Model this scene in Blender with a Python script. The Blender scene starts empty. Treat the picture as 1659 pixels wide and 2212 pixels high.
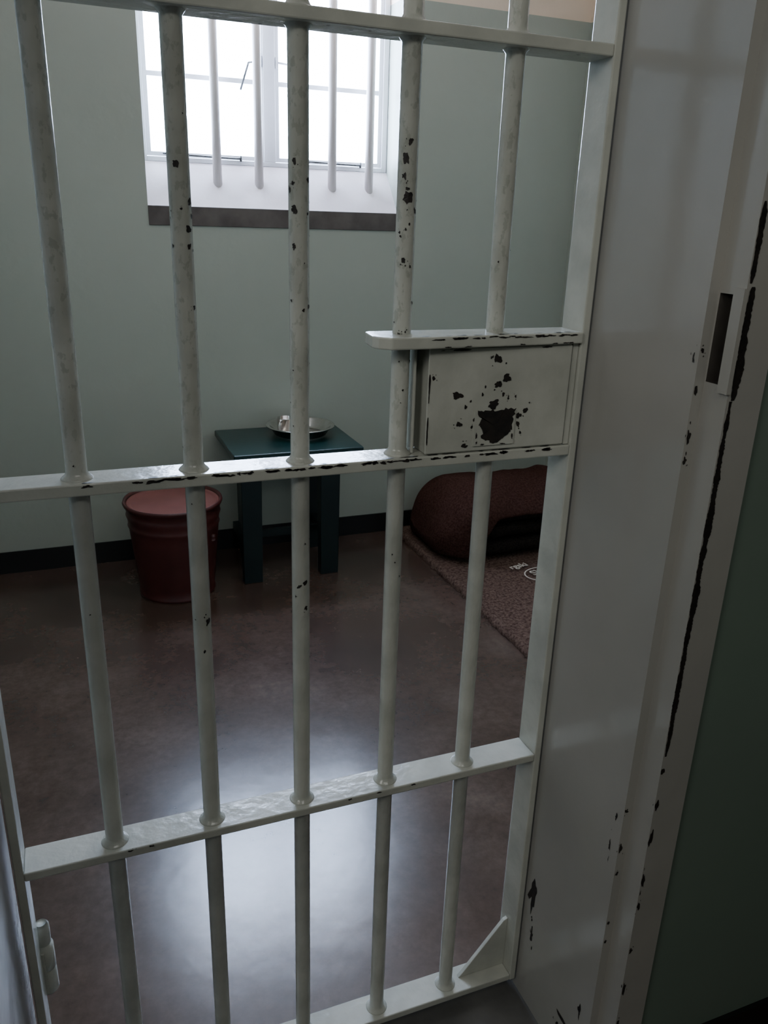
import bpy, bmesh, math, random
from mathutils import Vector, Matrix, noise

scene = bpy.context.scene
COL = scene.collection
H = 1.45

# ------------------------------------------------------------------ materials
def nt(name):
    m = bpy.data.materials.new(name); m.use_nodes = True
    t = m.node_tree; b = t.nodes["Principled BSDF"]
    return m, t, b

def node(t, typ, **kw):
    n = t.nodes.new(typ)
    for k, v in kw.items():
        if k.startswith("i_"):
            n.inputs[k[2:].replace("_", " ")].default_value = v
        else:
            setattr(n, k, v)
    return n

def ramp(t, src, stops, interp='LINEAR'):
    r = t.nodes.new("ShaderNodeValToRGB"); r.color_ramp.interpolation = interp
    e = r.color_ramp.elements
    e[0].position, e[0].color = stops[0][0], (*stops[0][1], 1)
    e[1].position, e[1].color = stops[-1][0], (*stops[-1][1], 1)
    for p, c in stops[1:-1]:
        x = e.new(p); x.color = (*c, 1)
    t.links.new(src, r.inputs[0])
    return r

def paint(name, c1, c2, rough=0.35, scale=6.0, bump=0.15, bscale=60, detail=4, metallic=0, coat=0, bdist=.002):
    m, t, b = nt(name)
    tc = node(t, "ShaderNodeTexCoord")
    n = node(t, "ShaderNodeTexNoise", i_Scale=scale, i_Detail=detail)
    t.links.new(tc.outputs["Object"], n.inputs["Vector"])
    r = ramp(t, n.outputs["Fac"], [(0.35, c1), (0.65, c2)])
    t.links.new(r.outputs[0], b.inputs["Base Color"])
    b.inputs["Roughness"].default_value = rough
    b.inputs["Metallic"].default_value = metallic
    if coat: b.inputs["Coat Weight"].default_value = coat
    if bump:
        n2 = node(t, "ShaderNodeTexNoise", i_Scale=bscale, i_Detail=3)
        t.links.new(tc.outputs["Object"], n2.inputs["Vector"])
        bp = node(t, "ShaderNodeBump", i_Strength=bump, i_Distance=bdist)
        t.links.new(n2.outputs["Fac"], bp.inputs["Height"])
        t.links.new(bp.outputs[0], b.inputs["Normal"])
    return m

M_gate = paint("gate_enamel", (.44, .45, .405), (.54, .55, .495), .20, 14, .6, 45)
M_jamb = paint("jamb_enamel", (.34, .335, .31), (.395, .385, .355), .17, 3, .4, 12, bdist=.003)
M_chip_shade = paint("rusty_steel_and_shade", (.006, .005, .005), (.018, .013, .011), .6, 80, .3, 200)  # bare chipped steel; also colours the painted shade at the strike slot
M_wedge = paint("white_plaster", (.68, .61, .61), (.78, .71, .71), .5, 5, .3, 40)  # white plaster with the pinkish cast of the light mixed into its colour
M_winframe = paint("window_white_paint", (.76, .77, .80), (.84, .85, .87), .35, 8, .1, 60)
M_winbar = paint("window_bar_paint", (.86, .79, .77), (.90, .84, .82), .35, 8, .1, 60)
M_sill = paint("brown_sill_paint", (.075, .060, .056), (.13, .11, .10), .5, 12, .4, 40)
M_black = paint("black_skirting_paint", (.005, .005, .005), (.010, .010, .010), .35, 5, .1, 40)
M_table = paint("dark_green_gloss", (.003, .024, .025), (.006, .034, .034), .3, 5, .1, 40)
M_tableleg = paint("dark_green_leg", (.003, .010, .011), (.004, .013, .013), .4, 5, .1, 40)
M_bucket = paint("red_brown_enamel", (.050, .0095, .0085), (.072, .0145, .0125), .38, 7, .15, 60)
M_lid = paint("muted_red_lid_enamel", (.17, .056, .046), (.21, .072, .060), .5, 7, .1, 60)
M_tin = paint("worn_tin", (.52, .50, .47), (.68, .66, .63), .18, 20, .1, 80, metallic=1)
M_dark = paint("dark_metal", (.03, .03, .03), (.06, .06, .06), .5, 20, .1, 80)
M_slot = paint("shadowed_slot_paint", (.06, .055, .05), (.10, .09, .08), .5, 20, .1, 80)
M_conc = paint("grey_concrete", (.07, .07, .068), (.12, .12, .115), .6, 9, .5, 60)
M_print = paint("cream_print", (.50, .44, .36), (.60, .54, .45), .9, 90, 0, 60)
M_ceil = paint("cream_ceiling_paint", (.60, .50, .40), (.66, .55, .45), .6, 4, .1, 40)

def scuffmat():
    """bar enamel: faint uneven patches where hands have held it, lumpy brushed paint"""
    m, t, b = nt("scuffed_bar_enamel")
    tc = node(t, "ShaderNodeTexCoord")
    n = node(t, "ShaderNodeTexNoise", i_Scale=14, i_Detail=4)
    t.links.new(tc.outputs["Object"], n.inputs["Vector"])
    r = ramp(t, n.outputs["Fac"], [(.35, (.42, .43, .385)), (.65, (.54, .55, .50))])
    mp = node(t, "ShaderNodeMapping"); mp.inputs["Scale"].default_value = (1, 1, .6)
    t.links.new(tc.outputs["Object"], mp.inputs["Vector"])
    n2 = node(t, "ShaderNodeTexNoise", i_Scale=95, i_Detail=5, i_Roughness=.6)
    t.links.new(mp.outputs[0], n2.inputs["Vector"])
    r2 = ramp(t, n2.outputs["Fac"], [(.55, (0, 0, 0)), (.60, (1, 1, 1))])
    sep = node(t, "ShaderNodeSeparateXYZ"); t.links.new(tc.outputs["Object"], sep.inputs[0])
    mr = node(t, "ShaderNodeMapRange"); mr.inputs["From Min"].default_value = 1.02; mr.inputs["From Max"].default_value = 1.2
    mr.inputs["To Min"].default_value = .03; mr.inputs["To Max"].default_value = .38
    t.links.new(sep.outputs["Z"], mr.inputs["Value"])
    mu = node(t, "ShaderNodeMath", operation='MULTIPLY')
    t.links.new(r2.outputs[0], mu.inputs[0]); t.links.new(mr.outputs[0], mu.inputs[1])
    mx = node(t, "ShaderNodeMix", data_type='RGBA')
    t.links.new(mu.outputs[0], mx.inputs["Factor"]); t.links.new(r.outputs[0], mx.inputs["A"]); mx.inputs["B"].default_value = (.24, .26, .215, 1)
    t.links.new(mx.outputs["Result"], b.inputs["Base Color"])
    b.inputs["Roughness"].default_value = .20
    n4 = node(t, "ShaderNodeTexNoise", i_Scale=60, i_Detail=3)
    t.links.new(mp.outputs[0], n4.inputs["Vector"])
    bp = node(t, "ShaderNodeBump", i_Strength=.9, i_Distance=.0024)
    t.links.new(n4.outputs["Fac"], bp.inputs["Height"]); t.links.new(bp.outputs[0], b.inputs["Normal"])
    return m
M_bar = scuffmat()

def wallmat():
    m, t, b = nt("green_wall_paint")
    tc = node(t, "ShaderNodeTexCoord")
    n = node(t, "ShaderNodeTexNoise", i_Scale=1.7, i_Detail=5)
    t.links.new(tc.outputs["Object"], n.inputs["Vector"])
    r = ramp(t, n.outputs["Fac"], [(.3, (.375, .405, .345)), (.7, (.405, .435, .375))])
    sep = node(t, "ShaderNodeSeparateXYZ"); t.links.new(tc.outputs["Object"], sep.inputs[0])
    gt = node(t, "ShaderNodeMath", operation='GREATER_THAN'); gt.inputs[1].default_value = 2.272
    t.links.new(sep.outputs["Z"], gt.inputs[0])
    mx = node(t, "ShaderNodeMix", data_type='RGBA')
    t.links.new(gt.outputs[0], mx.inputs["Factor"])
    t.links.new(r.outputs[0], mx.inputs["A"]); mx.inputs["B"].default_value = (.88, .72, .57, 1)
    t.links.new(mx.outputs["Result"], b.inputs["Base Color"])
    b.inputs["Roughness"].default_value = .45
    n2 = node(t, "ShaderNodeTexNoise", i_Scale=18, i_Detail=6)
    t.links.new(tc.outputs["Object"], n2.inputs["Vector"])
    bp = node(t, "ShaderNodeBump", i_Strength=.3, i_Distance=.005)
    t.links.new(n2.outputs["Fac"], bp.inputs["Height"]); t.links.new(bp.outputs[0], b.inputs["Normal"])
    return m
M_wall = wallmat()
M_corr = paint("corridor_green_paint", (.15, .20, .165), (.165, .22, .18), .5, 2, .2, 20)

def floormat():
    m, t, b = nt("polished_red_brown_concrete")
    tc = node(t, "ShaderNodeTexCoord")
    n = node(t, "ShaderNodeTexNoise", i_Scale=2.6, i_Detail=6, i_Roughness=.58, i_Distortion=.2)
    t.links.new(tc.outputs["Object"], n.inputs["Vector"])
    r = ramp(t, n.outputs["Fac"], [(.26, (.036, .021, .016)), (.45, (.058, .035, .026)), (.60, (.082, .053, .041)), (.78, (.125, .090, .073))])
    n3 = node(t, "ShaderNodeTexNoise", i_Scale=40, i_Detail=7, i_Roughness=.7)
    t.links.new(tc.outputs["Object"], n3.inputs["Vector"])
    r3 = ramp(t, n3.outputs["Fac"], [(.3, (.72, .72, .72)), (.72, (1.25, 1.25, 1.25))])
    mx = node(t, "ShaderNodeMix", data_type='RGBA', blend_type='MULTIPLY'); mx.inputs["Factor"].default_value = 1
    t.links.new(r.outputs[0], mx.inputs["A"]); t.links.new(r3.outputs[0], mx.inputs["B"])
    t.links.new(mx.outputs["Result"], b.inputs["Base Color"])
    n5 = node(t, "ShaderNodeTexNoise", i_Scale=1.6, i_Detail=3)
    t.links.new(tc.outputs["Object"], n5.inputs["Vector"])
    mr = node(t, "ShaderNodeMapRange"); mr.inputs["From Min"].default_value = .3; mr.inputs["From Max"].default_value = .7
    mr.inputs["To Min"].default_value = .20; mr.inputs["To Max"].default_value = .25
    t.links.new(n5.outputs["Fac"], mr.inputs["Value"]); t.links.new(mr.outputs[0], b.inputs["Roughness"])
    b.inputs["IOR"].default_value = 1.62
    n2 = node(t, "ShaderNodeTexNoise", i_Scale=12, i_Detail=6, i_Roughness=.45)
    t.links.new(tc.outputs["Object"], n2.inputs["Vector"])
    bp = node(t, "ShaderNodeBump", i_Strength=.16, i_Distance=.004)
    t.links.new(n2.outputs["Fac"], bp.inputs["Height"]); t.links.new(bp.outputs[0], b.inputs["Normal"])
    return m
M_floor = floormat()

def cloth(name, c1, c2, sc=160, sheen=0.0):
    m, t, b = nt(name)
    tc = node(t, "ShaderNodeTexCoord")
    n = node(t, "ShaderNodeTexNoise", i_Scale=sc, i_Detail=5, i_Roughness=.7)
    t.links.new(tc.outputs["Object"], n.inputs["Vector"])
    r = ramp(t, n.outputs["Fac"], [(.38, c1), (.62, c2)])
    t.links.new(r.outputs[0], b.inputs["Base Color"])
    b.inputs["Roughness"].default_value = 1; b.inputs["Specular IOR Level"].default_value = .0
    b.inputs["Sheen Weight"].default_value = sheen
    bp = node(t, "ShaderNodeBump", i_Strength=1, i_Distance=.005)
    t.links.new(n.outputs["Fac"], bp.inputs["Height"]); t.links.new(bp.outputs[0], b.inputs["Normal"])
    return m
M_blanket = cloth("maroon_brown_wool", (.036, .017, .0135), (.078, .037, .030), 120)
M_blanket_dark = cloth("dark_grey_blanket", (.010, .008, .007), (.028, .022, .018), 130)
M_mat = cloth("brown_felt", (.055, .031, .023), (.155, .102, .080), 90)

def glassmat():
    m = bpy.data.materials.new("window_glass"); m.use_nodes = True
    t = m.node_tree; t.nodes.clear()
    o = node(t, "ShaderNodeOutputMaterial"); tr = node(t, "ShaderNodeBsdfTransparent")
    gl = node(t, "ShaderNodeBsdfGlossy"); gl.inputs["Roughness"].default_value = .05
    mx = node(t, "ShaderNodeMixShader"); mx.inputs[0].default_value = .06
    t.links.new(tr.outputs[0], mx.inputs[1]); t.links.new(gl.outputs[0], mx.inputs[2]); t.links.new(mx.outputs[0], o.inputs[0])
    return m
M_glass = glassmat()

# ------------------------------------------------------------------ helpers
def finish(name, bm, mats, parent=None, base=None, smooth=False, bevel=0):
    """verts in world coordinates; base = origin for a top level mesh"""
    off = Vector(base) if base else (parent_world(parent) if parent else Vector((0, 0, 0)))
    for v in bm.verts: v.co -= off
    me = bpy.data.meshes.new(name); bm.normal_update(); bm.to_mesh(me); bm.free()
    if not isinstance(mats, (list, tuple)): mats = [mats]
    for m in mats: me.materials.append(m)
    if smooth:
        for p in me.polygons: p.use_smooth = True
    ob = bpy.data.objects.new(name, me); COL.objects.link(ob)
    if parent: ob.parent = parent
    else: ob.location = off
    if bevel:
        b = ob.modifiers.new("bevel", 'BEVEL'); b.width = bevel; b.segments = 2; b.limit_method = 'ANGLE'; b.angle_limit = .6
    return ob

def parent_world(p):
    v = Vector((0, 0, 0))
    while p: v += p.location; p = p.parent
    return v

def empty(name, loc, label=None, category=None, parent=None):
    e = bpy.data.objects.new(name, None); e.empty_display_size = .05
    COL.objects.link(e); e.location = loc
    if parent: e.parent = parent; e.location = Vector(loc) - parent_world(parent)
    if label: e["label"] = label
    if category: e["category"] = category
    return e

def abox(bm, x0, x1, y0, y1, z0, z1, mi=0):
    vs = [bm.verts.new(p) for p in [(x0,y0,z0),(x1,y0,z0),(x1,y1,z0),(x0,y1,z0),(x0,y0,z1),(x1,y0,z1),(x1,y1,z1),(x0,y1,z1)]]
    for f in [(0,3,2,1),(4,5,6,7),(0,1,5,4),(1,2,6,5),(2,3,7,6),(3,0,4,7)]:
        bm.faces.new([vs[i] for i in f]).material_index = mi

def box(name, b, mat, parent=None, base=None, bevel=0):
    bm = bmesh.new(); abox(bm, *b)
    return finish(name, bm, mat, parent, base, bevel=bevel)

def lathe(bm, prof, cx, cy, seg=24, mi=0, cap=True):
    rings = []
    for r, z in prof:
        if r < 1e-6: rings.append([bm.verts.new((cx, cy, z))])
        else: rings.append([bm.verts.new((cx + r*math.cos(2*math.pi*i/seg), cy + r*math.sin(2*math.pi*i/seg), z)) for i in range(seg)])
    for a, b in zip(rings[:-1], rings[1:]):
        for i in range(seg):
            j = (i+1) % seg
            if len(a) == 1 and len(b) == 1: continue
            if len(a) == 1: f = bm.faces.new((a[0], b[i], b[j]))
            elif len(b) == 1: f = bm.faces.new((a[i], a[j], b[0]))
            else: f = bm.faces.new((a[i], a[j], b[j], b[i]))
            f.material_index = mi; f.smooth = True
    if cap:
        if len(rings[0]) > 1: bm.faces.new(rings[0][::-1]).material_index = mi
        if len(rings[-1]) > 1: bm.faces.new(rings[-1]).material_index = mi

def tube(bm, pts, r, seg=10, mi=0):
    pts = [Vector(p) for p in pts]; rings = []
    for i, p in enumerate(pts):
        d = (pts[min(i+1, len(pts)-1)] - pts[max(i-1, 0)]).normalized()
        a = d.orthogonal().normalized() if i == 0 else (prev - d*prev.dot(d)).normalized()
        prev = a; b = d.cross(a)
        rings.append([bm.verts.new(p + a*r*math.cos(2*math.pi*k/seg) + b*r*math.sin(2*math.pi*k/seg)) for k in range(seg)])
    for A, B in zip(rings[:-1], rings[1:]):
        for k in range(seg):
            f = bm.faces.new((A[k], A[(k+1) % seg], B[(k+1) % seg], B[k])); f.smooth = True; f.material_index = mi
    bm.faces.new(rings[0][::-1]).material_index = mi; bm.faces.new(rings[-1]).material_index = mi

def extrude_profile(bm, pts, z0, z1, mi=0):
    a = [bm.verts.new((x, y, z0)) for x, y in pts]; b = [bm.verts.new((x, y, z1)) for x, y in pts]
    n = len(pts)
    for i in range(n):
        bm.faces.new((a[i], a[(i+1) % n], b[(i+1) % n], b[i])).material_index = mi
    bm.faces.new(a[::-1]).material_index = mi; bm.faces.new(b).material_index = mi

R = random.Random(11)
def chip(bm, mapf, cu, cv, ru, rv, mi=1, rag=.5, sat=True):
    """irregular flake: star-shaped outline with noisy radius, skewed, plus tiny satellites"""
    n = 18; ph = R.random()*100; sk = R.uniform(-.5, .5)
    c = bm.verts.new(mapf(cu, cv)); vs = []
    for i in range(n):
        a = 2*math.pi*i/n
        k = 1 - rag*.5 + rag*1.1*noise.noise(Vector((math.cos(a)*1.3+ph, math.sin(a)*1.3, ph))) + rag*.5*(R.random()-.5)
        k = max(.2, k)
        x = math.cos(a)*k; y = math.sin(a)*k
        vs.append(bm.verts.new(mapf(cu + ru*(x+sk*y*.5), cv + rv*y)))
    for i in range(n):
        bm.faces.new((c, vs[i], vs[(i+1) % n])).material_index = mi
    if sat and R.random() < .6:
        for k in range(R.randint(1, 3)):
            a = R.random()*6.28; d = R.uniform(1.2, 2.0); s = R.uniform(.12, .3)
            chip(bm, mapf, cu+ru*d*math.cos(a), cv+rv*d*math.sin(a), ru*s, rv*s, mi, rag, False)

def crack_or_shade(bm, mapf, u0, v0, u1, v1, w, mi=1, n=60):
    """ragged dark ribbon between two surface points"""
    L = []; Rr = []; sd = R.random()*50
    for i in range(n+1):
        t = i/n; u = u0+(u1-u0)*t; v = v0+(v1-v0)*t
        s = .45 + .55*min(1, 8*t, 8*(1-t))
        q = noise.noise(Vector((sd, v*22, 0))); q2 = noise.noise(Vector((sd+9, v*60, 0)))
        L.append(bm.verts.new(mapf(u - w*.5*s*max(.1, .55+.4*q2+R.random()*.25), v)))
        Rr.append(bm.verts.new(mapf(u + w*.5*s*max(.1, .75+.5*q+.5*q2+R.random()*.3), v)))
    for i in range(n):
        bm.faces.new((L[i], Rr[i], Rr[i+1], L[i+1])).material_index = mi

# ------------------------------------------------------------------ room shell
def structure(o, kind="structure"): o["kind"] = kind; return o

XL, XR = -.52, 2.28
YB = 2.44
ZC = 2.75
structure(box("floor", (-4, 4, -2.6, 2.70, -.12, 0), M_floor))
structure(box("ceiling", (-4, 4, -2.6, 2.70, ZC, ZC+.12), M_ceil))
bm = bmesh.new()
wx0, wx1, wz0, wz1 = .36, 1.40, 1.395, 2.45
abox(bm, XL-.2, wx0, YB, YB+.25, 0, ZC); abox(bm, wx1, XR+.2, YB, YB+.25, 0, ZC)
abox(bm, wx0, wx1, YB, YB+.25, 0, wz0); abox(bm, wx0, wx1, YB, YB+.25, wz1, ZC)
structure(finish("wall_back", bm, M_wall))
structure(box("wall_right", (XR, XR+.2, .06, YB, 0, ZC), M_wall))
structure(box("wall_left", (XL-.2, XL, .06, YB, 0, ZC), M_wall))
bm = bmesh.new()
dx0, dx1, dz = -.215, .79, 2.30
for (a, b, c, d) in [(-4, dx0, 0, ZC), (dx1, 4, 0, ZC), (dx0, dx1, dz, ZC)]:
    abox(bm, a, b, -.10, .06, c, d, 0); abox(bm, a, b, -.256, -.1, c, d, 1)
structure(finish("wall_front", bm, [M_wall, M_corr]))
structure(box("wall_corridor", (-4, 4, -2.7, -2.6, 0, ZC), M_corr))
structure(box("wall_corridor_east", (4, 4.1, -2.7, .06, 0, ZC), M_corr))
structure(box("wall_corridor_west", (-4.1, -4, -2.7, .06, 0, ZC), M_corr))
structure(box("baseboard_back", (XL, XR, YB-.006, YB, 0, .095), M_black))
structure(box("baseboard_right", (XR-.006, XR, .06, YB-.006, 0, .095), M_black))
structure(box("baseboard_left", (XL, XL+.006, .06, YB-.006, 0, .095), M_black))
structure(box("baseboard_corridor", (.80, 4, -.264, -.256, 0, .125), M_black))
structure(box("trim_3", (wx1+.0, XR, YB-.006, YB, 2.20, 2.272), M_wall))

# sloping window sill + brown strip
bm = bmesh.new()
prof = [(YB, 1.467), (2.58, 1.632), (2.69, 1.632), (2.69, 1.396), (YB, 1.396)]
a = [bm.verts.new((wx0, y, z)) for y, z in prof]; b = [bm.verts.new((wx1, y, z)) for y, z in prof]
for i in range(5): bm.faces.new((a[i], b[i], b[(i+1) % 5], a[(i+1) % 5]))
bm.faces.new(a); bm.faces.new(b[::-1])
structure(finish("trim_1", bm, M_wedge))
structure(box("trim_2", (wx0, wx1, YB-.006, YB-.0005, 1.395, 1.467), M_sill, bevel=.002))

# ------------------------------------------------------------------ window
win = empty("window_1", (.88, 2.60, 1.632)); structure(win)
bm = bmesh.new()
fz0, fz1 = 1.633, 2.448
y0, y1 = 2.58, 2.62
abox(bm, .362, .385, y0, y1, fz0, fz1); abox(bm, 1.375, 1.398, y0, y1, fz0, fz1)
abox(bm, .385, 1.375, y0, y1, fz0, fz0+.018); abox(bm, .385, 1.375, y0, y1, fz1-.02, fz1)
abox(bm, .855, .905, y0, y1, fz0+.018, fz1-.02)
finish("window_frame", bm, M_winframe, win, bevel=.002)
for (cx0, cx1) in [(.386, .854), (.906, 1.374)]:
    c = empty("casement", ((cx0+cx1)/2, 2.6, fz0+.02), parent=win)
    bm = bmesh.new(); w = .016; za, zb = fz0+.02, fz1-.022
    abox(bm, cx0, cx0+w, 2.588, 2.614, za, zb); abox(bm, cx1-w, cx1, 2.588, 2.614, za, zb)
    abox(bm, cx0+w, cx1-w, 2.588, 2.614, za, za+w); abox(bm, cx0+w, cx1-w, 2.588, 2.614, zb-w, zb)
    for zz in (1.945, 2.22): abox(bm, cx0+w, cx1-w, 2.592, 2.610, zz-.009, zz+.009)
    finish("casement_frame", bm, M_winframe, c)
    box("glass_pane", (cx0+w, cx1-w, 2.599, 2.602, za+w, zb-w), M_glass, c)
    bm = bmesh.new()
    tube(bm, [(cx0+.06, 2.583, fz0+.03), (cx0+.22, 2.57, fz0+.026), (cx0+.37, 2.575, fz0+.024)], .0035, 8)
    tube(bm, [(cx0+.37, 2.575, fz0+.014), (cx0+.37, 2.575, fz0+.036)], .005, 8)
    finish("window_stay", bm, M_dark, c)
    bm = bmesh.new()
    hx = cx1-.008 if cx0 < .5 else cx0+.008
    s = -1 if cx0 < .5 else 1
    abox(bm, hx-.006, hx+.006, 2.580, 2.587, 2.00, 2.04)
    if s < 0: tube(bm, [(hx, 2.576, 2.02), (hx-.05, 2.570, 2.01), (hx-.085, 2.570, 1.91)], .0045, 8)
    else: tube(bm, [(hx, 2.576, 2.02), (hx+.05, 2.570, 2.015)], .0045, 8)
    finish("window_handle", bm, M_dark if s < 0 else M_winframe, c)
for x in (.483, .648, .818, .975, 1.131, 1.297):
    bm = bmesh.new()
    lathe(bm, [(.018, 1.53), (.018, 2.45)], x, 2.522, 20)
    finish("window_bar", bm, M_winbar, win)

# ------------------------------------------------------------------ door frame (steel jamb)
JX = .720
bm = bmesh.new()
DT = 2.24
right = [(JX, .06), (JX, -.22), (.735, -.22), (.735, -.262), (.79, -.262), (.79, .06)]
left = [(-.145, .06), (-.215, .06), (-.215, -.262), (-.160, -.262), (-.160, -.22), (-.145, -.22)]
extrude_profile(bm, right, 0, 2.30)
bmesh.ops.recalc_face_normals(bm, faces=bm.faces)
me = bpy.data.meshes.new("tmp"); bm.to_mesh(me); bm.free()
tmp = bpy.data.objects.new("tmp", me); COL.objects.link(tmp)
bmc = bmesh.new(); abox(bmc, .728, .783, -.2485, -.2225, 1.272, 1.378); bmesh.ops.recalc_face_normals(bmc, faces=bmc.faces)
mec = bpy.data.meshes.new("cut"); bmc.to_mesh(mec); bmc.free()
cut = bpy.data.objects.new("cut", mec); COL.objects.link(cut)
md = tmp.modifiers.new("b", 'BOOLEAN'); md.object = cut; md.operation = 'DIFFERENCE'; md.solver = 'EXACT'
dg = bpy.context.evaluated_depsgraph_get()
ev = bpy.data.meshes.new_from_object(tmp.evaluated_get(dg))
bm = bmesh.new(); bm.from_mesh(ev)
for f in bm.faces:
    f.material_index = 0
    c = f.calc_center_median()
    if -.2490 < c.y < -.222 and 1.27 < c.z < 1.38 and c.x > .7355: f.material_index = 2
    if -.2490 < c.y < -.222 and 1.27 < c.z < 1.38 and c.x > .775: f.material_index = 1  # shade inside the slot put into the colour, near black at the back
bpy.data.objects.remove(tmp); bpy.data.objects.remove(cut)
extrude_profile(bm, left, 0, 2.30)
abox(bm, -.145, JX, -.22, .06, DT, 2.30); abox(bm, -.160, .735, -.262, -.22, DT+.015, 2.30)
# raised strike lip beside slot
abox(bm, .7290, .7352, -.2655, -.2490, 1.264, 1.386)
face = lambda u, v: (u, -.2627, v)
reveal = lambda u, v: (JX-.0006, u, v)
stop = lambda u, v: (u, -.2206, v)
crack_or_shade(bm, face, .7400, 1.255, .7384, .745, .0105, n=260)
crack_or_shade(bm, face, .7390, 1.48, .7390, 1.392, .008, n=40)
crack_or_shade(bm, face, .7432, 1.388, .7425, 1.256, .014, n=50)  # no break here: dark ribbon painting the shadow beside the strike lip
for z in (.72, .66, .60, .52, .47, .38, .30, .22): chip(bm, face, .738, z, .004, .006+.012*R.random())
for z in (1.31, 1.26, 1.20, 1.17, .62, .55, .50, .40, .36): chip(bm, stop, .724, z, .0035, .004+.008*R.random())
for (y, z, a, b2) in [(-.02, .27, .016, .05), (-.03, .18, .008, .02), (-.205, .60, .003, .010), (-.20, .54, .003, .016),
                      (-.16, .10, .03, .012), (-.14, .07, .012, .02), (-.19, .17, .008, .02), (-.212, 1.30, .003, .010)]:
    chip(bm, reveal, y, z, a, b2, rag=.7)
chip(bm, face, .752, 1.57, .005, .02); chip(bm, face, .762, 1.50, .003, .01)
structure(finish("trim_4", bm, [M_jamb, M_chip_shade, M_slot]))
structure(box("trim_5", (-.145, JX, -.22, .06, 0, .012), M_conc))

# ------------------------------------------------------------------ gate
gate = empty("cell_gate", (.29, .027, .03), "cream painted steel barred cell gate with chipped paint", "gate")
GB, GT = .035, 2.215
RAILS = [(.036, .050), (.557, .571), (1.118, 1.134), (1.655, 1.670), (2.20, 2.214)]
box("stile", (.703, .7155, 0, .055, GB, GT), M_gate, gate, bevel=.002)
box("stile", (-.135, -.123, 0, .055, GB, GT), M_gate, gate, bevel=.002)
for i, (z0, z1) in enumerate(RAILS):
    bm = bmesh.new(); abox(bm, -.123, .703, 0, .055, z0, z1)
    fr = lambda u, v: (u, -.0006, v)
    tp = lambda u, v, z=z1: (u, v, z+.0006)
    if i == 2:
        for k in range(60):
            x = -.01 + .70*R.random()
            if x > .1 or R.random() < .5:
                chip(bm, fr, x, z1-.0022-.002*R.random(), .003+.011*R.random(), .0015+.0014*R.random(), sat=False)
                if R.random() < .6: chip(bm, tp, x, .003, .003+.009*R.random(), .002, sat=False)
        chip(bm, tp, .585, .006, .02, .004)
    if i == 3:
        for k in range(12): chip(bm, lambda u, v, z=z0: (u, v, z-.0006), R.uniform(-.1, .69), R.uniform(.01, .05), .003, .002)
    if i == 1:
        for x in (.02, .05, .36, .41, .47): chip(bm, fr, x, z1-.002, .005, .002)
    finish("rail", bm, [M_gate, M_chip_shade], gate, bevel=.002)
BR = .0128
for bi in range(5):
    x = .001 + .1432*bi
    prof = [(BR, GB)]
    for (z0, z1) in RAILS:
        for (dz_, r) in [(-.005, BR), (-.002, BR+.002), (0, BR+.004)]:
            if z0+dz_ > GB+.001: prof.append((r, z0+dz_))
        for (dz_, r) in [(0, BR+.007), (.002, BR+.0055), (.005, BR+.002), (.009, BR)]:
            if z1+dz_ < GT: prof.append((r, z1+dz_))
    bm = bmesh.new()
    lathe(bm, prof, x, .0275, 28)
    cyl = lambda u, v, x=x: (x + (BR+.0005)*math.cos(u/BR), .0275 + (BR+.0005)*math.sin(u/BR), v)
    dens = [3, 14, 22, 26, 4][bi]
    for k in range(dens):
        ang = math.radians(R.uniform(185, 355)); z = R.choice([R.gauss(1.36, .10), R.gauss(1.45, .06), R.uniform(.9, 1.55)])
        s = R.choice([.001, .0013, .0018, .003]) if z > 1.1 else .0014
        if bi in (0, 4): s = min(s, .0015)
        chip(bm, cyl, ang*BR, z, s, s*(.8+R.random()))
    for (ang, z, s) in {2: [(245, .95, .0035), (285, .955, .004), (290, .915, .0035), (230, 1.455, .005), (315, 1.49, .003), (230, 1.51, .003)],
                        3: [(255, 1.475, .008), (235, 1.52, .006), (260, 1.54, .004), (230, 1.50, .004)],
                        1: [(300, .915, .005), (270, .87, .0025), (320, 1.46, .004), (250, 1.50, .004), (300,1.43,.004)]}.get(bi, []):
        chip(bm, cyl, math.radians(ang)*BR, z, s, s*1.3)
    finish("bar", bm, [M_bar, M_chip_shade], gate)

# latch bar above the lock (sticks out a little at its free end)
bm = bmesh.new()
pts = [(.703, -.004), (.703, .055), (.391, .055), (.386, .050), (.381, .008), (.386, -.004), (.400, -.016), (.44, -.016)]
extrude_profile(bm, pts, 1.287, 1.303)
fyy = lambda u: -.016 + .012*max(0, (u-.44)/.263)
fr = lambda u, v: (u, fyy(u)-.0006, v); tp = lambda u, v: (u, v, 1.3036)
for k in range(30):
    x = R.uniform(.45, .69); chip(bm, fr, x, 1.3012 - .0022*R.random(), .003+.008*R.random(), .0013, sat=False)
for k in range(20):
    x = R.uniform(.45, .69); chip(bm, tp, x, fyy(x)+.003+.004*R.random(), .004+.006*R.random(), .002, sat=False)
for k in range(6): chip(bm, fr, R.uniform(.45, .69), 1.289, .006, .0012, sat=False)
bmesh.ops.recalc_face_normals(bm, faces=bm.faces)
finish("latch_bar", bm, [M_gate, M_chip_shade], gate, bevel=.002)
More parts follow.
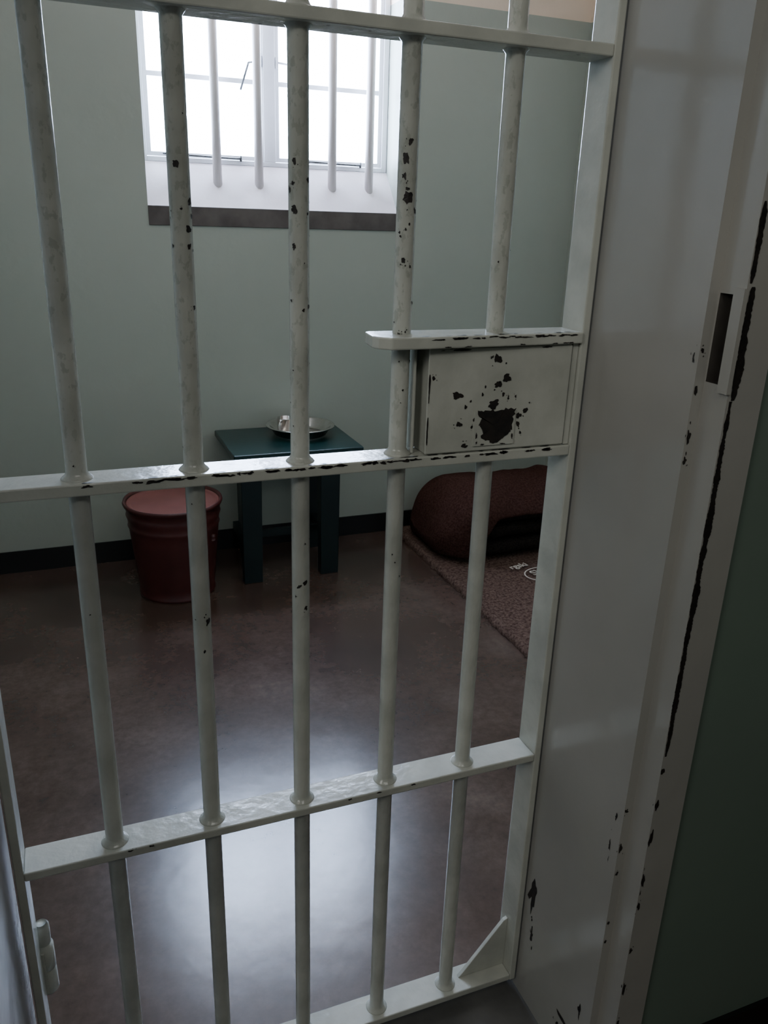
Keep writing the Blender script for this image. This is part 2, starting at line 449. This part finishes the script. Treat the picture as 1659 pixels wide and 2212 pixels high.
# lock box
lock = empty("lock_box", (.58, .02, 1.134), parent=gate)
bm = bmesh.new()
abox(bm, .466, .690, .004, .053, 1.1345, 1.2865)
px = lambda x, y: (.4625+(x-930)*.00074, 1.45-.1657-(y-755)*.00066)
fp = lambda u, v: (u, .0008, v)
abox(bm, .462, .690, .0014, .004, 1.1365, 1.2845)
for (x, y, a, b2) in [(1072, 780, 9, 10), (1095, 822, 8, 10), (1077, 834, 8, 8), (992, 854, 10, 8), (1070, 876, 13, 11), (1000, 918, 6, 6),
                      (1142, 895, 6, 5), (1128, 906, 6, 7), (1013, 966, 7, 5), (1060, 775, 4, 4), (1010, 880, 3, 5),
                      (1090, 857, 3, 5), (1045, 855, 3, 4), (940, 815, 3, 5), (1128, 925, 4, 7), (1033, 905, 5, 9), (1035,938,4,5),
                      (1020,868,2,3),(1050,838,2,4),(1102,865,2,5),(1118,862,2,4),(1026,925,2,4),(1150,878,2,2), (995,758,16,3),(1180,757,12,2),(1135,945,2,4)]:
    u, v = px(x, y); chip(bm, fp, u, v, a*.0009, b2*.0008)
crack_or_shade(bm, fp, .464, 1.25, .464, 1.21, .003, n=10); crack_or_shade(bm, fp, .464, 1.19, .464, 1.15, .003, n=10)
finish("lock_body", bm, [M_gate, M_chip_shade], lock, bevel=.0012)
bm = bmesh.new()
u0, v0 = px(1031, 968); u1, v1 = px(1119, 892)
abox(bm, u0, u1, -.0010, .0013, v0, v1)
cu, cv = px(1075, 925)
base_o = [(-.031, .024), (-.016, .0235), (0, .023), (.016, .0245), (.032, .023), (.029, .010), (.030, -.003), (.023, -.012), (.014, -.020),
           (.001, -.027), (-.012, -.021), (-.021, -.014), (-.020, -.003), (-.025, .004), (-.022, .014)]
outline = []
for i in range(len(base_o)):
    a_, b_ = base_o[i], base_o[(i+1) % len(base_o)]
    for t in (0, .25, .5, .75):
        outline.append((a_[0]*(1-t)+b_[0]*t + R.uniform(-.0024, .0024), a_[1]*(1-t)+b_[1]*t + R.uniform(-.0020, .0020)))
vs = [bm.verts.new((cu+a_, -.0016, cv+b_)) for a_, b_ in outline]
c = bm.verts.new((cu, -.0016, cv))
for i in range(len(vs)): bm.faces.new((c, vs[i], vs[(i+1) % len(vs)])).material_index = 1
kp = lambda u, v: (u, -.0016, v)
for (x, y, a, b2) in [(1036, 945, 2, 8), (1037, 960, 2, 4), (1115, 950, 2, 7), (1050, 965, 5, 2), (1095, 966, 6, 2)]:
    u, v = px(x, y); chip(bm, kp, u, v, a*.0009, b2*.0008, sat=False)
finish("keyhole_plate", bm, [M_gate, M_chip_shade], lock)
bm = bmesh.new(); abox(bm, .4485, .4520, .020, .052, 1.1345, 1.2865); abox(bm, .452, .466, .049, .052, 1.1345, 1.2865)
finish("lock_bracket", bm, M_gate, lock, bevel=.0008)
box("lock_side_strip", (.6925, .7025, .0045, .050, 1.1345, 1.2865), M_gate, lock, bevel=.001)
# corner gusset
bm = bmesh.new()
tri = [(.703, .0505), (.603, .0505), (.612, .060), (.695, .165), (.703, .168)]
f0 = [bm.verts.new((x, .028, z)) for x, z in tri]; f1 = [bm.verts.new((x, .036, z)) for x, z in tri]
bm.faces.new(f0); bm.faces.new(f1[::-1])
for i in range(5): bm.faces.new((f0[i], f1[i], f1[(i+1) % 5], f0[(i+1) % 5]))
bmesh.ops.recalc_face_normals(bm, faces=bm.faces)
finish("corner_gusset", bm, M_gate, gate, bevel=.001)
# hinges on the back of the left stile: three stepped knuckles
for z in (.300, 1.9):
    bm = bmesh.new()
    lathe(bm, [(0, z+.108), (.008, z+.108), (.0115, z+.103), (.0115, z+.070), (.010, z+.068), (.010, z+.066), (.0140, z+.064), (.0140, z+.020), (.012, z+.018), (.012, z+.016),
               (.0140, z+.014), (.0140, z-.026), (.0125, z-.029), (0, z-.029)], -.119, .073, 20)
    abox(bm, -.134, -.119, .0555, .075, z-.02, z+.06)
    finish("hinge", bm, M_gate, gate)

# ------------------------------------------------------------------ table
table = empty("small_table", (.84, 2.21, 0), "small dark green painted wooden table against the wall", "table")
bm = bmesh.new(); abox(bm, .575, 1.11, 2.0, 2.42, .540, .565)
finish("table_top", bm, M_table, table, bevel=.004)
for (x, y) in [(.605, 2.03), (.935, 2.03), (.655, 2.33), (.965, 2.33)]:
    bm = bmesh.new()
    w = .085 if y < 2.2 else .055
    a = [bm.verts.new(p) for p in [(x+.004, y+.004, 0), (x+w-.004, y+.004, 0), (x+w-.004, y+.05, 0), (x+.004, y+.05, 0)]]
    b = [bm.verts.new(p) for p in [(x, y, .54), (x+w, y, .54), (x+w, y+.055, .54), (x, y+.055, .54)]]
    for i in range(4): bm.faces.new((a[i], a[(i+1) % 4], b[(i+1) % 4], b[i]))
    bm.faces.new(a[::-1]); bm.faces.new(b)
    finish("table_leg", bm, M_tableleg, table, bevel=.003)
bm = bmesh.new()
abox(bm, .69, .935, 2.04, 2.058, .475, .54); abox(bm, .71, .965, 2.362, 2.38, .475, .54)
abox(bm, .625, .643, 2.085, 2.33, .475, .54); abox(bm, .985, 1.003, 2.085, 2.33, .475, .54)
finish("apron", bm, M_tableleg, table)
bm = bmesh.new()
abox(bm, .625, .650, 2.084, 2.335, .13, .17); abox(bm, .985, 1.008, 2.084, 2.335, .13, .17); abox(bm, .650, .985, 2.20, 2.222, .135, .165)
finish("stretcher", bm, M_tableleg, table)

# plate and mug
bm = bmesh.new(); px_, py_ = .914, 2.262
lathe(bm, [(0, .566), (.098, .566), (.112, .572), (.130, .602), (.143, .607), (.146, .605), (.146, .609), (.141, .6105), (.128, .606), (.110, .576), (.096, .570), (0, .570)], px_, py_, 48, cap=False)
o = finish("tin_plate", bm, M_tin, base=(px_, py_, .566), smooth=True)
o["label"] = "round shallow tin plate on the green table"; o["category"] = "plate"
mx, my, mz = px_-.060, py_+.015, .5712
mug = empty("tin_mug", (mx, my, mz), "small worn tin mug standing in the plate", "mug")
bm = bmesh.new()
lathe(bm, [(0, mz), (.032, mz), (.034, mz+.004), (.035, mz+.064), (.0365, mz+.067), (.034, mz+.067), (.032, mz+.005), (0, mz+.004)], mx, my, 32, cap=False)
bmesh.ops.recalc_face_normals(bm, faces=bm.faces)
finish("mug_body", bm, M_tin, mug, smooth=True)
bm = bmesh.new()
tube(bm, [(mx-.025, my-.024, mz+.054), (mx-.034, my-.034, mz+.055), (mx-.040, my-.040, mz+.044), (mx-.038, my-.038, mz+.028), (mx-.031, my-.031, mz+.020), (mx-.025, my-.024, mz+.022)], .0035, 8)
finish("mug_handle", bm, M_tin, mug)

# ------------------------------------------------------------------ bucket
bx, by = .345, 2.085
bucket = empty("metal_bucket", (bx, by, 0), "dull red-brown enamelled metal bucket with paler lid beside the table", "bucket")
bm = bmesh.new()
def br(z): return .145 + (.183-.145)*(z/.385)
pr = [(0, .012), (br(0)-.006, .012), (br(0)-.004, 0), (br(0)+.004, 0), (br(0)+.005, .010), (br(.012), .014)]
for z in (.05, .10, .18, .25, .285): pr.append((br(z), z))
pr += [(br(.288)+.004, .292), (br(.296), .297), (br(.32), .32), (br(.335)+.004, .336), (br(.345), .342), (br(.368), .368), (br(.37)+.007, .374), (br(.38)+.009, .382),
       (br(.385)+.006, .390), (br(.385)-.001, .389), (br(.38)-.006, .375), (br(.05)-.006, .05), (0, .016)]
lathe(bm, pr, bx, by, 64, cap=False)
finish("bucket_body", bm, M_bucket, bucket)
bm = bmesh.new()
lathe(bm, [(0, .369), (.165, .369), (.1775, .376), (.1775, .380), (.172, .382), (.164, .376), (.155, .3735), (.06, .3745), (0, .375)], bx, by, 64, cap=False)
bmesh.ops.recalc_face_normals(bm, faces=bm.faces)
finish("bucket_lid", bm, M_lid, bucket)
for s in (-1, 1):
    bm = bmesh.new()
    ang = math.radians(-40 if s > 0 else 140)
    ex, ey = bx+(br(.25)+.002)*math.cos(ang), by+(br(.25)+.002)*math.sin(ang)
    lathe(bm, [(0, .235), (.010, .238), (.012, .25), (.010, .262), (0, .265)], ex, ey, 12, cap=False)
    finish("handle_ear", bm, M_bucket, bucket)

# ------------------------------------------------------------------ sleeping mat
bm = bmesh.new()
nx, ny = 60, 150
X0, X1, Y0, Y1 = 1.425, 2.17, .55, 2.40
grid = []
for j in range(ny+1):
    row = []
    for i in range(nx+1):
        u, v = i/nx, j/ny
        x = X0+(X1-X0)*u; y = Y0+(Y1-Y0)*v
        n = noise.noise(Vector((x*3, y*3, 0)))*.006 + noise.noise(Vector((x*14, y*14, 0)))*.002
        ed = min(u*(X1-X0), (1-u)*(X1-X0), v*(Y1-Y0), (1-v)*(Y1-Y0))
        if i <= 2: x += (.014*noise.noise(Vector((0, y*30, 3))) + .014*noise.noise(Vector((0, y*5, 9))))*(1-i/3)
        z = .020 + n + .012*math.exp(-((ed-.018)/.014)**2)
        if ed < .001: z = .012
        row.append(bm.verts.new((x, y, z)))
    grid.append(row)
for j in range(ny):
    for i in range(nx):
        f = bm.faces.new((grid[j][i], grid[j][i+1], grid[j+1][i+1], grid[j+1][i])); f.smooth = True
be = [e for e in bm.edges if e.is_boundary]
ret = bmesh.ops.extrude_edge_only(bm, edges=be)
for g in ret["geom"]:
    if isinstance(g, bmesh.types.BMVert): g.co.z = .001
mat_o = empty("sleeping_mat", (1.8, 1.5, 0), "thin brown felt sleeping mat with cream stamp on floor", "mat")
finish("felt_mat", bm, M_mat, mat_o)

def text_mesh(s, size, loc, rotz, name, parent):
    cu = bpy.data.curves.new("t", 'FONT'); cu.body = s; cu.size = size; cu.extrude = .0006; cu.offset = size*.012
    cu.align_x = 'CENTER'; cu.align_y = 'CENTER'
    to = bpy.data.objects.new("t", cu); COL.objects.link(to)
    to.location = (0, 0, 0); dg = bpy.context.evaluated_depsgraph_get()
    me = bpy.data.meshes.new_from_object(to.evaluated_get(dg)); bpy.data.objects.remove(to)
    me.transform(Matrix.Translation(Vector(loc)-parent_world(parent)) @ Matrix.Rotation(rotz, 4, 'Z'))
    me.materials.clear(); me.materials.append(M_print)
    ob = bpy.data.objects.new(name, me); COL.objects.link(ob); ob.parent = parent
    return ob
TZ = .030
text_mesh("rgski", .050, (1.770, 1.80, TZ), math.radians(10), "printed_lettering", mat_o)
text_mesh("SV", .060, (1.815, 1.715, TZ), math.radians(10), "printed_lettering", mat_o)
text_mesh("Ss", .038, (1.850, 1.66, TZ), math.radians(10), "printed_lettering", mat_o)
bm = bmesh.new(); ro = []; ri = []
for i in range(48):
    t = 2*math.pi*i/48
    ro.append(bm.verts.new((1.84+.095*math.cos(t), 1.692+.072*math.sin(t), TZ))); ri.append(bm.verts.new((1.84+.089*math.cos(t), 1.692+.066*math.sin(t), TZ)))
for i in range(48): bm.faces.new((ro[i], ro[(i+1) % 48], ri[(i+1) % 48], ri[i]))
finish("printed_oval", bm, M_print, mat_o)

# ------------------------------------------------------------------ blanket bundle
def superell(bm, c, s, e1, e2, nu=56, nv=32, mi=0, wob=.0, zmin=None):
    def pw(v, e): return math.copysign(abs(v)**e, v)
    vs = []
    for j in range(nv+1):
        ph = -math.pi/2 + math.pi*j/nv; row = []
        for i in range(nu):
            th = 2*math.pi*i/nu
            x = s[0]*pw(math.cos(ph), e1)*pw(math.cos(th), e2); y = s[1]*pw(math.cos(ph), e1)*pw(math.sin(th), e2); z = s[2]*pw(math.sin(ph), e1)
            p = Vector((c[0]+x, c[1]+y, c[2]+z))
            if wob:
                p += Vector((noise.noise(p*6)*wob, noise.noise(p*6+Vector((5, 0, 0)))*wob, noise.noise(p*5+Vector((0, 7, 0)))*wob))
            if zmin is not None: p.z = max(p.z, zmin)
            row.append(bm.verts.new(p))
        vs.append(row)
    for j in range(nv):
        for i in range(nu):
            f = bm.faces.new((vs[j][i], vs[j][(i+1) % nu], vs[j+1][(i+1) % nu], vs[j+1][i])); f.smooth = True; f.material_index = mi

bed = empty("rolled_bedding", (1.83, 2.15, .03), "folded maroon-brown blanket draped over dark folded blankets on mat", "blanket bundle")
# outer blanket: a thick folded sheet swept along x. Cross-section goes from the back foot over the
# top and down the front; the front hem hangs low at the left corner and lifts up to show the dark stack.
bm = bmesh.new()
NX_, NS = 90, 70
YBk, YFr = 2.395, 1.885
rows = []
for i in range(NX_+1):
    u = i/NX_
    x = 1.465 + .735*u
    e = min(1, (x-1.465)/.20); endr = math.sqrt(max(0, 1-(1-e)**2))          # rounded left end
    er = min(1, (2.205-x)/.10); endr2 = math.sqrt(max(0, 1-(1-er)**2))
    hgt = .305*(.14+.86*endr**.9)*(.7+.3*endr2) + .008*math.sin(x*9)
    yb = YBk; yf = YFr + .085*(1-endr)
    cy = (yb+yf)/2; ry = (yb-yf)/2*(.5+.5*endr)
    # hem height along x
    t = max(0, min(1, (x-1.575)/.15)); t = t*t*(3-2*t)
    hem = .0 + t*(.56 + .05*math.sin(x*11))
    row = []
    for k in range(NS+1):
        a_end = math.pi - math.asin(min(.98, hem**1.25))
        a = a_end*k/NS
        cc, ss = math.cos(a), math.sin(a)
        y = cy + ry*math.copysign(abs(cc)**.62, cc)
        z = .034 + (hgt-.0)*abs(ss)**.70
        # the front sags and bulges out over the fold
        if cc < 0: y -= .018*math.sin(math.pi*abs(ss))
        p = Vector((x, y, z))
        nz = noise.noise(Vector((x*6, y*6, z*6)))*.014 + (1-abs(noise.noise(Vector((x*8+z*12, y*4, z*6-x*4))))*4)*.003*min(1, 4*endr)
        d = Vector((0, cc, ss)); p += d*nz
        if x < 1.6: p.x -= .012*math.sin(math.pi*abs(ss))*(1-e)
        p.z = max(p.z, .034)
        row.append(bm.verts.new(p))
    rows.append(row)
for i in range(NX_):
    for k in range(NS):
        f = bm.faces.new((rows[i][k], rows[i+1][k], rows[i+1][k+1], rows[i][k+1])); f.smooth = True
for rw in (rows[0],):
    f = bm.faces.new(rw); f.smooth = True
bmesh.ops.recalc_face_normals(bm, faces=bm.faces)
ob = finish("maroon_blanket", bm, M_blanket, bed)
sd = ob.modifiers.new("s", 'SOLIDIFY'); sd.thickness = .020; sd.offset = -1
sm = ob.modifiers.new("sm", 'SMOOTH'); sm.factor = .5; sm.iterations = 4
sb = ob.modifiers.new("ss", 'SUBSURF'); sb.levels = 1; sb.render_levels = 1
ob["label"] = "maroon-brown wool outer blanket"
for (cz, hz, sx, y) in [(.074, .038, .290, 2.125), (.143, .034, .280, 2.135), (.205, .030, .26, 2.150)]:
    bm = bmesh.new(); superell(bm, (1.895, y, cz), (sx, .225, hz), .5, .35, 64, 20, wob=.012)
    ob = finish("folded_blanket", bm, M_blanket_dark, bed)
    ob["label"] = "dark grey folded blanket"

# ------------------------------------------------------------------ lights
w = bpy.data.worlds.new("World"); scene.world = w; w.use_nodes = True
bg = w.node_tree.nodes["Background"]; bg.inputs[0].default_value = (.575, .72, 1, 1); bg.inputs[1].default_value = 72
def area(name, loc, target, sx, sy, power, col, portal=False):
    l = bpy.data.lights.new(name, 'AREA'); l.shape = 'RECTANGLE'; l.size = sx; l.size_y = sy; l.energy = power; l.color = col
    o = bpy.data.objects.new(name, l); COL.objects.link(o); o.location = loc
    o.rotation_euler = (Vector(target)-Vector(loc)).to_track_quat('-Z', 'Y').to_euler()
    if portal: l.cycles.is_portal = True
    return o
area("window_portal", (.88, 2.64, 2.04), (.88, 0, 2.04), 1.04, .85, 1, (1, 1, 1), True)
area("corridor_lamp", (-1.6, -1.3, 2.3), (.6, 0, 1.1), .8, .8, 12, (1, .99, .94))
area("corridor_lamp", (.1, -1.9, 2.6), (.3, 0, .9), 1.2, .3, 7, (1, .99, .94))
area("cell_fill_light", (.9, 1.2, 2.72), (.9, 1.25, 0), .4, .4, 2.8, (1, .93, .80))  # unseen fill light, added to brighten the cell walls

# ------------------------------------------------------------------ camera
cam = bpy.data.cameras.new("camera"); co = bpy.data.objects.new("camera", cam); COL.objects.link(co)
r = Vector((.9313, -.3628, .03045)).normalized(); f = Vector((.3508, .8716, -.3427))
f = (f - r*f.dot(r)).normalized(); u = r.cross(f)
M = Matrix((r, u, -f)).transposed().to_4x4(); M.translation = Vector((0, -1, H))
co.matrix_world = M
cam.sensor_width = 36; cam.lens = 36*1744/2212; cam.clip_start = .02
scene.camera = co
